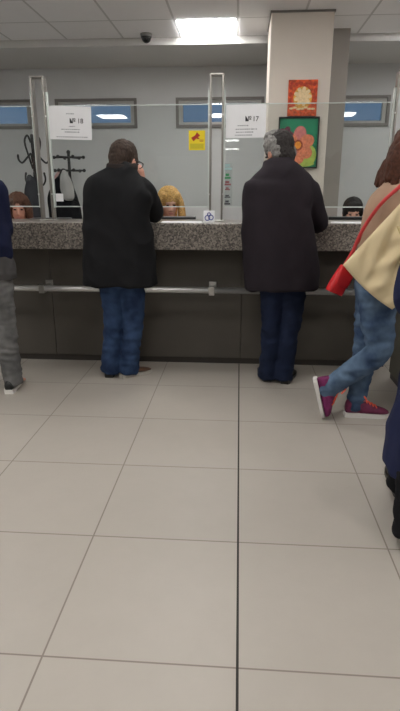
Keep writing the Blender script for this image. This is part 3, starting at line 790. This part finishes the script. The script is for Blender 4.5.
# --- woman in the tan cardigan, legs crossed, facing right
X0, Y0 = 0.86, 3.14
p = thing('person', 'woman with long brown hair in tan cardigan and jeans, purple trainers, ankles crossed', 'person', (X0, Y0, 0))
hm = HM(L(0.955, 3.16, 1.575), -72, -6, 0)
sdv = (0.35, 1, 0)
armR = (L(0.86, 2.985, 1.355), L(0.88, 2.93, 1.09), L(1.08, 2.99, 1.02)); armL = (L(0.885, 3.30, 1.36), L(0.93, 3.37, 1.10), L(1.13, 3.36, 1.05))
legL = (L(0.83, 3.24, 0.82), L(0.80, 3.22, 0.45), L(0.765, 3.20, 0.085)); legR = (L(0.80, 3.08, 0.82), L(0.825, 3.04, 0.475), L(0.575, 3.13, 0.20))
body(p, hm, L(0.885, 3.15, 1.45), L(0.845, 3.14, 1.22), L(0.815, 3.15, 0.9), (armL, armR), ((*legL, L(0.88, 3.18, 0.05)), (*legR, L(0.545, 3.15, 0.06))), 'skin', sd=sdv,
     hands=((armR[2], (1, 0.1, -0.1), (0, 1, 0), (0, 0, 1), 30), (armL[2], (1, -0.2, 0.1), (0, 0, -1), (0, -1, 0), 20)))
b = NB()
ell(b, (0, -0.03, 0.04), (0.094, 0.105, 0.098), hm)
for s in (-1, 1):
    tube(b, [hm @ V((s * 0.07, -0.02, 0.06)), hm @ V((s * 0.088, -0.02, -0.04)), hm @ V((s * 0.085, -0.03, -0.13))], [(0.035, 0.05), (0.03, 0.055), (0.022, 0.045)], n=14)
tube(b, [hm @ V((0, -0.07, 0.05)), hm @ V((0, -0.10, -0.03)), hm @ V((0, -0.115, -0.10)), hm @ V((0, -0.125, -0.165))], [(0.09, 0.06), (0.10, 0.06), (0.10, 0.05), (0.085, 0.032)], side=sdv, n=18)
for k in range(9):
    u = -0.085 + 0.021 * k
    tube(b, [hm @ V((u * 0.8, -0.13, -0.06)), hm @ V((u, -0.142, -0.13)), hm @ V((u * 1.15, -0.150 - 0.012 * (k % 2), -0.185 - 0.01 * (k % 3)))], [0.018, 0.018, 0.008], n=8)
fuse('hair', b, 'h_brown', p, 0.006, 1, fold(0.011, 38, 38, 9, 2))
jacket(p, [L(0.825, 3.15, 0.87) + (0.19, 0.14), L(0.83, 3.15, 0.93) + (0.195, 0.15), L(0.835, 3.145, 1.02) + (0.19, 0.145), L(0.845, 3.14, 1.18) + (0.195, 0.15), L(0.86, 3.14, 1.30) + (0.20, 0.135), L(0.875, 3.145, 1.37) + (0.15, 0.10), L(0.885, 3.15, 1.43) + (0.075, 0.07), L(0.888, 3.15, 1.45) + (0.065, 0.06)],
       (armL, armR), 'c_tan', name='cardigan', sd=sdv, ar=(0.068, 0.064, 0.058, 0.054, 0.045), wr=fold(0.010, 8, 8, 6, 3.1))
trousers(p, (legL, legR), L(0.815, 3.15, 0.95), 'd_light', r=(0.110, 0.095, 0.073, 0.064, 0.052), sd=sdv, wr=fold(0.011, 10, 10, 17, 6.0))
shoe(p, L(0.700, 3.185, 0), R(-88), 'purple_dark', 'white', L=0.27, laces='orange', hs=1.35)
mt = Matrix.Translation(V(L(0.478, 3.14, 0.258))) @ Matrix.Rotation(R(-100), 4, 'Z') @ Matrix.Rotation(R(-74), 4, 'X')
shoe(p, None, 0, 'purple', 'white', L=0.255, laces='orange', mtx=mt, hs=1.6, st=0.8, label='purple trainer standing on its toe')

# red cross-body bag of the woman
X0, Y0 = 0.60, 3.17
rb = thing('handbag', 'small red leather cross-body bag hanging behind the woman in the tan cardigan', 'bag', (X0, Y0, 0.78))
def L3(x, y, z): return (x - X0, y - Y0, z - 0.78)
mb = Matrix.Translation((0.0, 0, 0.085)) @ Matrix.Rotation(R(24), 4, 'Y') @ Matrix.Rotation(R(25), 4, 'Z')
b = NB(); tube(b, [(0, 0, -0.075), (0, 0, -0.07), (0, 0, 0.0), (0, 0, 0.08), (0, 0, 0.09)], [(0.05, 0.022), (0.055, 0.03), (0.052, 0.032), (0.046, 0.022), (0.042, 0.014)], n=20, sub=3, power=0.5, round_cap=False); bmesh.ops.transform(b, matrix=mb, verts=b.verts)
obj('pouch', b, 'redleather', rb, True)
b = NB(); tube(b, [(0, -0.020, 0.088), (0, -0.031, 0.04), (0, -0.035, -0.02)], [(0.046, 0.003), (0.05, 0.004), (0.045, 0.003)], n=14); bmesh.ops.transform(b, matrix=mb, verts=b.verts)
obj('flap', b, 'redleather', rb, True)
b = NB()
tube(b, [L3(0.635, 3.13, 0.955), L3(0.645, 3.06, 1.07), L3(0.672, 3.0, 1.18), L3(0.735, 2.945, 1.305), L3(0.835, 2.945, 1.405), L3(0.885, 3.035, 1.44)], [(0.011, 0.004)] * 6, side=(1, 0.3, -0.3), n=8)
tube(b, [L3(0.62, 3.19, 0.955), L3(0.66, 3.12, 1.07), L3(0.685, 3.06, 1.14)], [(0.008, 0.004)] * 3, side=(1, 0, 0), n=8)
obj('strap', b, 'strap', rb, True)

# cream tote on her shoulder
tt = thing('tote_bag', 'large cream canvas tote bag slung at the side of the woman in the tan cardigan', 'bag', (0.85, 2.86, 0.75))
cor = [V((0.558, 2.90, 0.994)), V((0.828, 2.86, 0.764)), V((1.10, 2.83, 1.03)), V((0.842, 2.87, 1.345))]
b = NB(); n = 30; F = []
for sgn in (-1, 1):
    g = []
    for i in range(n + 1):
        row = []
        for j in range(n + 1):
            u, v = i / n, j / n
            q = cor[0].lerp(cor[1], u).lerp(cor[3].lerp(cor[2], u), v)
            th = 0.048 * (max(0, math.sin(PI * u)) ** 0.5) * (max(0, math.sin(PI * min(1, v * 0.85 + 0.02))) ** 0.5)
            rdg = noise.noise(V((u * 4.2 + v * 1.5, v * 1.4 + sgn * 3, 1.7))); rd2 = noise.noise(V((u * 7 - v * 3, v * 4 + u * 3, 5.1)))
            q = q + V((0, sgn * (th + 0.003) + (0.05 * (1 - abs(rdg) * 2.6) + 0.024 * rd2) * math.sin(PI * u) ** 0.6 * math.sin(PI * v) ** 0.6, 0.0))
            q.z -= 0.02 * math.sin(PI * u) * (1 - v)
            row.append(b.verts.new(q - V((0.85, 2.86, 0.75))))
        g.append(row)
    F.append(g)
    for i in range(n):
        for j in range(n): b.faces.new((g[i][j], g[i + 1][j], g[i + 1][j + 1], g[i][j + 1]))
A, B_ = F
edge = [(i, 0) for i in range(n)] + [(n, j) for j in range(n)] + [(n - i, n) for i in range(n)] + [(0, n - j) for j in range(n)]
for k in range(len(edge)):
    i, j = edge[k]; i2, j2 = edge[(k + 1) % len(edge)]
    b.faces.new((A[i][j], A[i2][j2], B_[i2][j2], B_[i][j]))
obj('sack', b, 'c_tote', tt, True)
for oy in (-0.045, 0.035):
    b = NB(); tube(b, [V((0.875, 2.865 + oy, 1.30)) - tt.location, V((0.865, 2.90 + oy, 1.40)) - tt.location, V((0.90, 3.0 + oy * 0.4, 1.455)) - tt.location, V((0.97, 2.92 + oy, 1.36)) - tt.location, V((1.03, 2.86 + oy, 1.12)) - tt.location], [(0.016, 0.004)] * 5, side=(0.6, 0.2, 0.4), n=8)
    obj('handle', b, 'c_tote', tt, True)
b = NB(); tube(b, [V((0.80, 2.822, 1.20)) - tt.location, V((0.84, 2.80, 1.12)) - tt.location, V((0.86, 2.80, 1.05)) - tt.location], [0.006, 0.008, 0.005], n=8); obj('seam', b, 'c_totein', tt, True)

# --- person at the left edge
X0, Y0 = -1.72, 3.50
p = thing('person', 'person in navy jacket, grey jeans and black trainers, cut off by the left edge', 'person', (X0, Y0, 0))
hm = HM(L(-1.76, 3.56, 1.60), 10, -8, 0)
armR = (L(-1.59, 3.50, 1.385), L(-1.585, 3.58, 1.12), L(-1.72, 3.80, 1.20)); armL = (L(-1.93, 3.52, 1.40), L(-1.96, 3.62, 1.15), L(-1.88, 3.84, 1.20))
legR = (L(-1.64, 3.50, 0.86), L(-1.625, 3.50, 0.47), L(-1.595, 3.48, 0.09)); legL = (L(-1.80, 3.50, 0.86), L(-1.82, 3.52, 0.47), L(-1.83, 3.55, 0.09))
body(p, hm, L(-1.75, 3.51, 1.48), L(-1.74, 3.49, 1.26), L(-1.72, 3.5, 0.92), (armL, armR), ((*legL, L(-1.85, 3.68, 0.05)), (*legR, L(-1.57, 3.62, 0.05))), 'skin2',
     hands=((armL[2], (0.3, 1, 0), (0, 0, -1), (1, 0, 0), 25), (armR[2], (-0.5, 1, 0), (0, 0, -1), (-1, 0, 0), 25)))
hair_short(hm, p, 'h_dark')
jacket(p, [L(-1.73, 3.5, 0.93) + (0.205, 0.14), L(-1.735, 3.5, 1.08) + (0.21, 0.145), L(-1.745, 3.49, 1.25) + (0.21, 0.145), L(-1.755, 3.49, 1.36) + (0.20, 0.13), L(-1.75, 3.5, 1.44) + (0.15, 0.10), L(-1.75, 3.51, 1.52) + (0.08, 0.075)], (armL, armR), 'c_navy', ar=(0.076, 0.072, 0.062, 0.058, 0.05))
b = NB(); tube(b, [L(-1.725, 3.5, 0.80), L(-1.725, 3.5, 0.90), L(-1.73, 3.5, 0.98)], [(0.215, 0.16), (0.21, 0.155), (0.19, 0.13)], n=24, round_cap=False); fuse('shirt', b, 'c_shirt', p, 0.01, 3, fold(0.008, 9, 9, 12, 2))
trousers(p, (legL, legR), L(-1.72, 3.5, 0.97), 'd_grey', r=(0.10, 0.09, 0.078, 0.068, 0.062), wr=fold(0.011, 7, 7, 20, 2.2))
shoe(p, L(-1.600, 3.40, 0), R(10), 'black', 'white'); shoe(p, L(-1.83, 3.46, 0), R(8), 'black', 'white')

# --- person at the right edge, close to the camera
X0, Y0 = 0.90, 2.06
p = thing('person', 'person in long navy coat and black trousers, cut off by the right edge', 'person', (X0, Y0, 0))
hm = HM(L(0.92, 2.12, 1.60), -10, -6, 0)
armL = (L(0.735, 2.06, 1.37), L(0.665, 2.03, 1.00), L(0.74, 2.26, 0.92)); armR = (L(1.10, 2.06, 1.39), L(1.14, 2.05, 1.09), L(1.10, 2.27, 1.02))
legL = (L(0.88, 2.07, 0.84), L(0.84, 2.17, 0.46), L(0.795, 2.25, 0.09)); legR = (L(0.97, 2.06, 0.84), L(0.755, 2.0, 0.42), L(0.722, 1.885, 0.09))
body(p, hm, L(0.92, 2.07, 1.48), L(0.915, 2.05, 1.25), L(0.91, 2.06, 0.92), (armL, armR), ((*legL, L(0.805, 2.38, 0.05)), (*legR, L(0.735, 2.0, 0.05))), 'skin2',
     hands=((armL[2], (0.2, 1, -0.1), (1, 0, 0), (0, 0, 1), 30), (armR[2], (-0.2, 1, 0), (-1, 0, 0), (0, 0, 1), 30)))
hair_short(hm, p, 'h_dkbrown')
jacket(p, [L(0.885, 2.05, 0.25) + (0.245, 0.215), L(0.888, 2.05, 0.40) + (0.248, 0.21), L(0.905, 2.06, 0.60) + (0.235, 0.19), L(0.915, 2.06, 0.80) + (0.225, 0.17), L(0.915, 2.06, 1.0) + (0.21, 0.155), L(0.915, 2.05, 1.24) + (0.21, 0.15), L(0.92, 2.05, 1.36) + (0.20, 0.13), L(0.92, 2.06, 1.44) + (0.14, 0.10), L(0.92, 2.07, 1.52) + (0.08, 0.075)], (armL, armR), 'c_navy2', name='coat')
trousers(p, (legL, legR), L(0.91, 2.06, 0.95), 'c_blackt', name='trousers', r=(0.10, 0.095, 0.085, 0.078, 0.075))
shoe(p, L(0.785, 2.225, 0), R(-6), 'bootleather', 'bootleather', label='dark brown shoe')
shoe(p, L(0.725, 1.84, 0), R(-8), 'leather', 'leather')

# --- seated clerks behind the glass
def chair(x, y, lb):
    t = thing('office_chair', lb, 'chair', (x, y, 0))
    b = NB(); box(b, -0.23, 0.23, -0.22, 0.22, 0.42, 0.48); obj('seat', b, 'black', t, bevel=0.025)
    b = NB(); box(b, -0.2, 0.2, 0.25, 0.29, 0.58, 0.98); obj('backrest', b, 'black', t, bevel=0.018)
    b = NB(); box(b, -0.03, 0.03, 0.2, 0.255, 0.40, 0.70); obj('back_support', b, 'black', t, bevel=0.005)
    b = NB(); tube(b, [(0, 0, 0.08), (0, 0, 0.42)], [0.028, 0.028], n=14, sub=1, round_cap=False); obj('gas_column', b, 'chrome', t, True)
    for k in range(5):
        a = k * 2 * PI / 5 + 0.3
        b = NB(); tube(b, [(0, 0, 0.1), (0.28 * math.cos(a), 0.28 * math.sin(a), 0.065)], [0.022, 0.016], n=10, sub=1); ell(b, (0.28 * math.cos(a), 0.28 * math.sin(a), 0.03), (0.03, 0.03, 0.03), u=12, v=8); obj('foot', b, 'black', t, True)
def clerk(x, y, ztop, yaw, pitch, lb, hair_fn, top, skin='skin', armr=None, arml=None, chair_lb='', hands=None):
    t = thing('person', lb, 'person', (x, y, 0))
    hz = ztop - 0.145
    hm = HM((0, -0.05, hz), 180 + yaw, pitch, 0)
    nk = (0, -0.01, hz - 0.155)
    sh = hz - 0.235
    aR = armr or ((-0.17, 0.0, sh), (-0.22, -0.10, sh - 0.25), (-0.12, -0.25, 0.80)); aL = arml or ((0.17, 0.0, sh), (0.22, -0.10, sh - 0.25), (0.12, -0.25, 0.80))
    lg = []
    for s in (-1, 1): lg.append(((s * 0.09, 0.0, 0.56), (s * 0.1, -0.40, 0.55), (s * 0.1, -0.36, 0.09), (s * 0.1, -0.48, 0.05)))
    hd = hands or ((aR[2], (0.3, -1, 0), (0, 0, -1), (1, 0, 0), 15), (aL[2], (-0.3, -1, 0), (0, 0, -1), (-1, 0, 0), 15))
    body(t, hm, nk, (0, 0.0, sh - 0.14), (0, 0.02, 0.62), (aR, aL), lg, skin, hands=hd)
    hair_fn(hm, t)
    jacket(t, [(0, 0.02, 0.55, 0.17, 0.12), (0, 0.02, 0.75, 0.165, 0.115), (0, 0.0, sh - 0.12, 0.185, 0.12), (0, 0, sh, 0.18, 0.1), (0, -0.005, sh + 0.06, 0.1, 0.08), (0, -0.01, sh + 0.085, 0.065, 0.065)], (aR, aL), top, name='blouse', ar=(0.066, 0.062, 0.052, 0.048, 0.04))
    trousers(t, [l[:3] for l in lg], (0, 0.02, 0.66), 'c_blackt', name='trousers', r=(0.085, 0.08, 0.068, 0.062, 0.06))
    for s in (-1, 1): shoe(t, (s * 0.1, -0.30, 0), PI, 'leather', 'leather', L=0.26)
    chair(x, y + 0.06, chair_lb)
    return t
def h_blond(m, t):
    b = NB(); ell(b, (0, -0.03, 0.045), (0.104, 0.108, 0.105), m)
    for s in (-1, 1):
        tube(b, [m @ V((s * 0.06, 0.03, 0.09)), m @ V((s * 0.10, 0.03, 0.0)), m @ V((s * 0.118, 0.03, -0.12)), m @ V((s * 0.125, 0.04, -0.26))], [(0.03, 0.045), (0.03, 0.05), (0.034, 0.05), (0.022, 0.035)], n=12)
    tube(b, [m @ V((0, -0.08, 0.05)), m @ V((0, -0.11, -0.08)), m @ V((0, -0.11, -0.26))], [(0.09, 0.05), (0.1, 0.05), (0.09, 0.03)], n=16)
    fuse('hair', b, 'h_blond', t, 0.006, 2, fold(0.006, 55, 55, 10, 2))
def h_chest(m, t):
    b = NB(); ell(b, (0, -0.03, 0.045), (0.096, 0.106, 0.1), m)
    for s in (-1, 1): tube(b, [m @ V((s * 0.06, 0.03, 0.09)), m @ V((s * 0.09, 0.015, 0.0)), m @ V((s * 0.098, 0.0, -0.14))], [(0.03, 0.045), (0.03, 0.05), (0.025, 0.04)], n=12)
    tube(b, [m @ V((0, -0.08, 0.05)), m @ V((0, -0.11, -0.08)), m @ V((0, -0.11, -0.18))], [(0.09, 0.05), (0.1, 0.05), (0.09, 0.03)], n=16)
    fuse('hair', b, 'h_chest', t, 0.006, 2, fold(0.006, 55, 55, 10, 4))
def h_dark(m, t):
    b = NB(); ell(b, (0, -0.02, 0.05), (0.088, 0.106, 0.094), m); ell(b, (0, 0.055, 0.078), (0.07, 0.035, 0.03), m)
    ell(b, (0, -0.068, -0.025), (0.07, 0.046, 0.066), m)
    for s in (-1, 1): ell(b, (s * 0.074, 0.015, 0.02), (0.015, 0.045, 0.05), m)
    fuse('hair', b, 'h_black', t, 0.006, 2, fold(0.005, 45, 45, 30, 4))
clerk(-0.645, 5.08, 1.41, 18, -14, 'blond long-haired clerk seated behind the glass, head bowed towards a raised hand', h_blond, 'c_red',
      armr=((-0.17, 0.0, 1.02), (-0.21, -0.2, 0.80), (-0.075, -0.19, 1.03)), chair_lb='black office chair under the blond clerk',
      hands=(((-0.075, -0.19, 1.03), (0.15, 0.25, 1), (0.5, 0.8, 0), (1, 0, 0.2), 30), ((0.12, -0.25, 0.80), (-0.3, -1, 0), (0, 0, -1), (-1, 0, 0), 15)))
clerk(1.02, 5.10, 1.325, -4, -8, 'dark-haired clerk seated behind the right monitor, only eyes and hair above it', h_dark, 'c_shirt', 'skin', chair_lb='black office chair under the dark-haired clerk')
clerk(-2.08, 5.10, 1.365, 20, -10, 'chestnut-haired clerk seated behind the glass at the far left, hand at the chin', h_chest, 'c_pink', 'skin2',
      armr=((-0.17, 0.0, 0.96), (-0.2, -0.22, 0.80), (-0.06, -0.20, 0.99)), chair_lb='black office chair under the chestnut-haired clerk',
      hands=(((-0.06, -0.20, 0.99), (0.1, 0.2, 1), (0.4, 0.9, 0), (1, 0, 0.2), 35), ((0.12, -0.25, 0.80), (-0.3, -1, 0), (0, 0, -1), (-1, 0, 0), 15)))

# ------------------------------------------------------------------ world and view
w = bpy.data.worlds.new('world'); SC.world = w; w.use_nodes = True
bg = w.node_tree.nodes['Background']; bg.inputs[0].default_value = rgb(118, 150, 186); bg.inputs[1].default_value = 0.33
vs = SC.view_settings
vs.view_transform = 'Standard'; vs.look = 'None'; vs.gamma = 1.0; vs.exposure = 0.92; vs.use_curve_mapping = False
SC.cycles.max_bounces = 10; SC.cycles.transparent_max_bounces = 16; SC.cycles.diffuse_bounces = 5
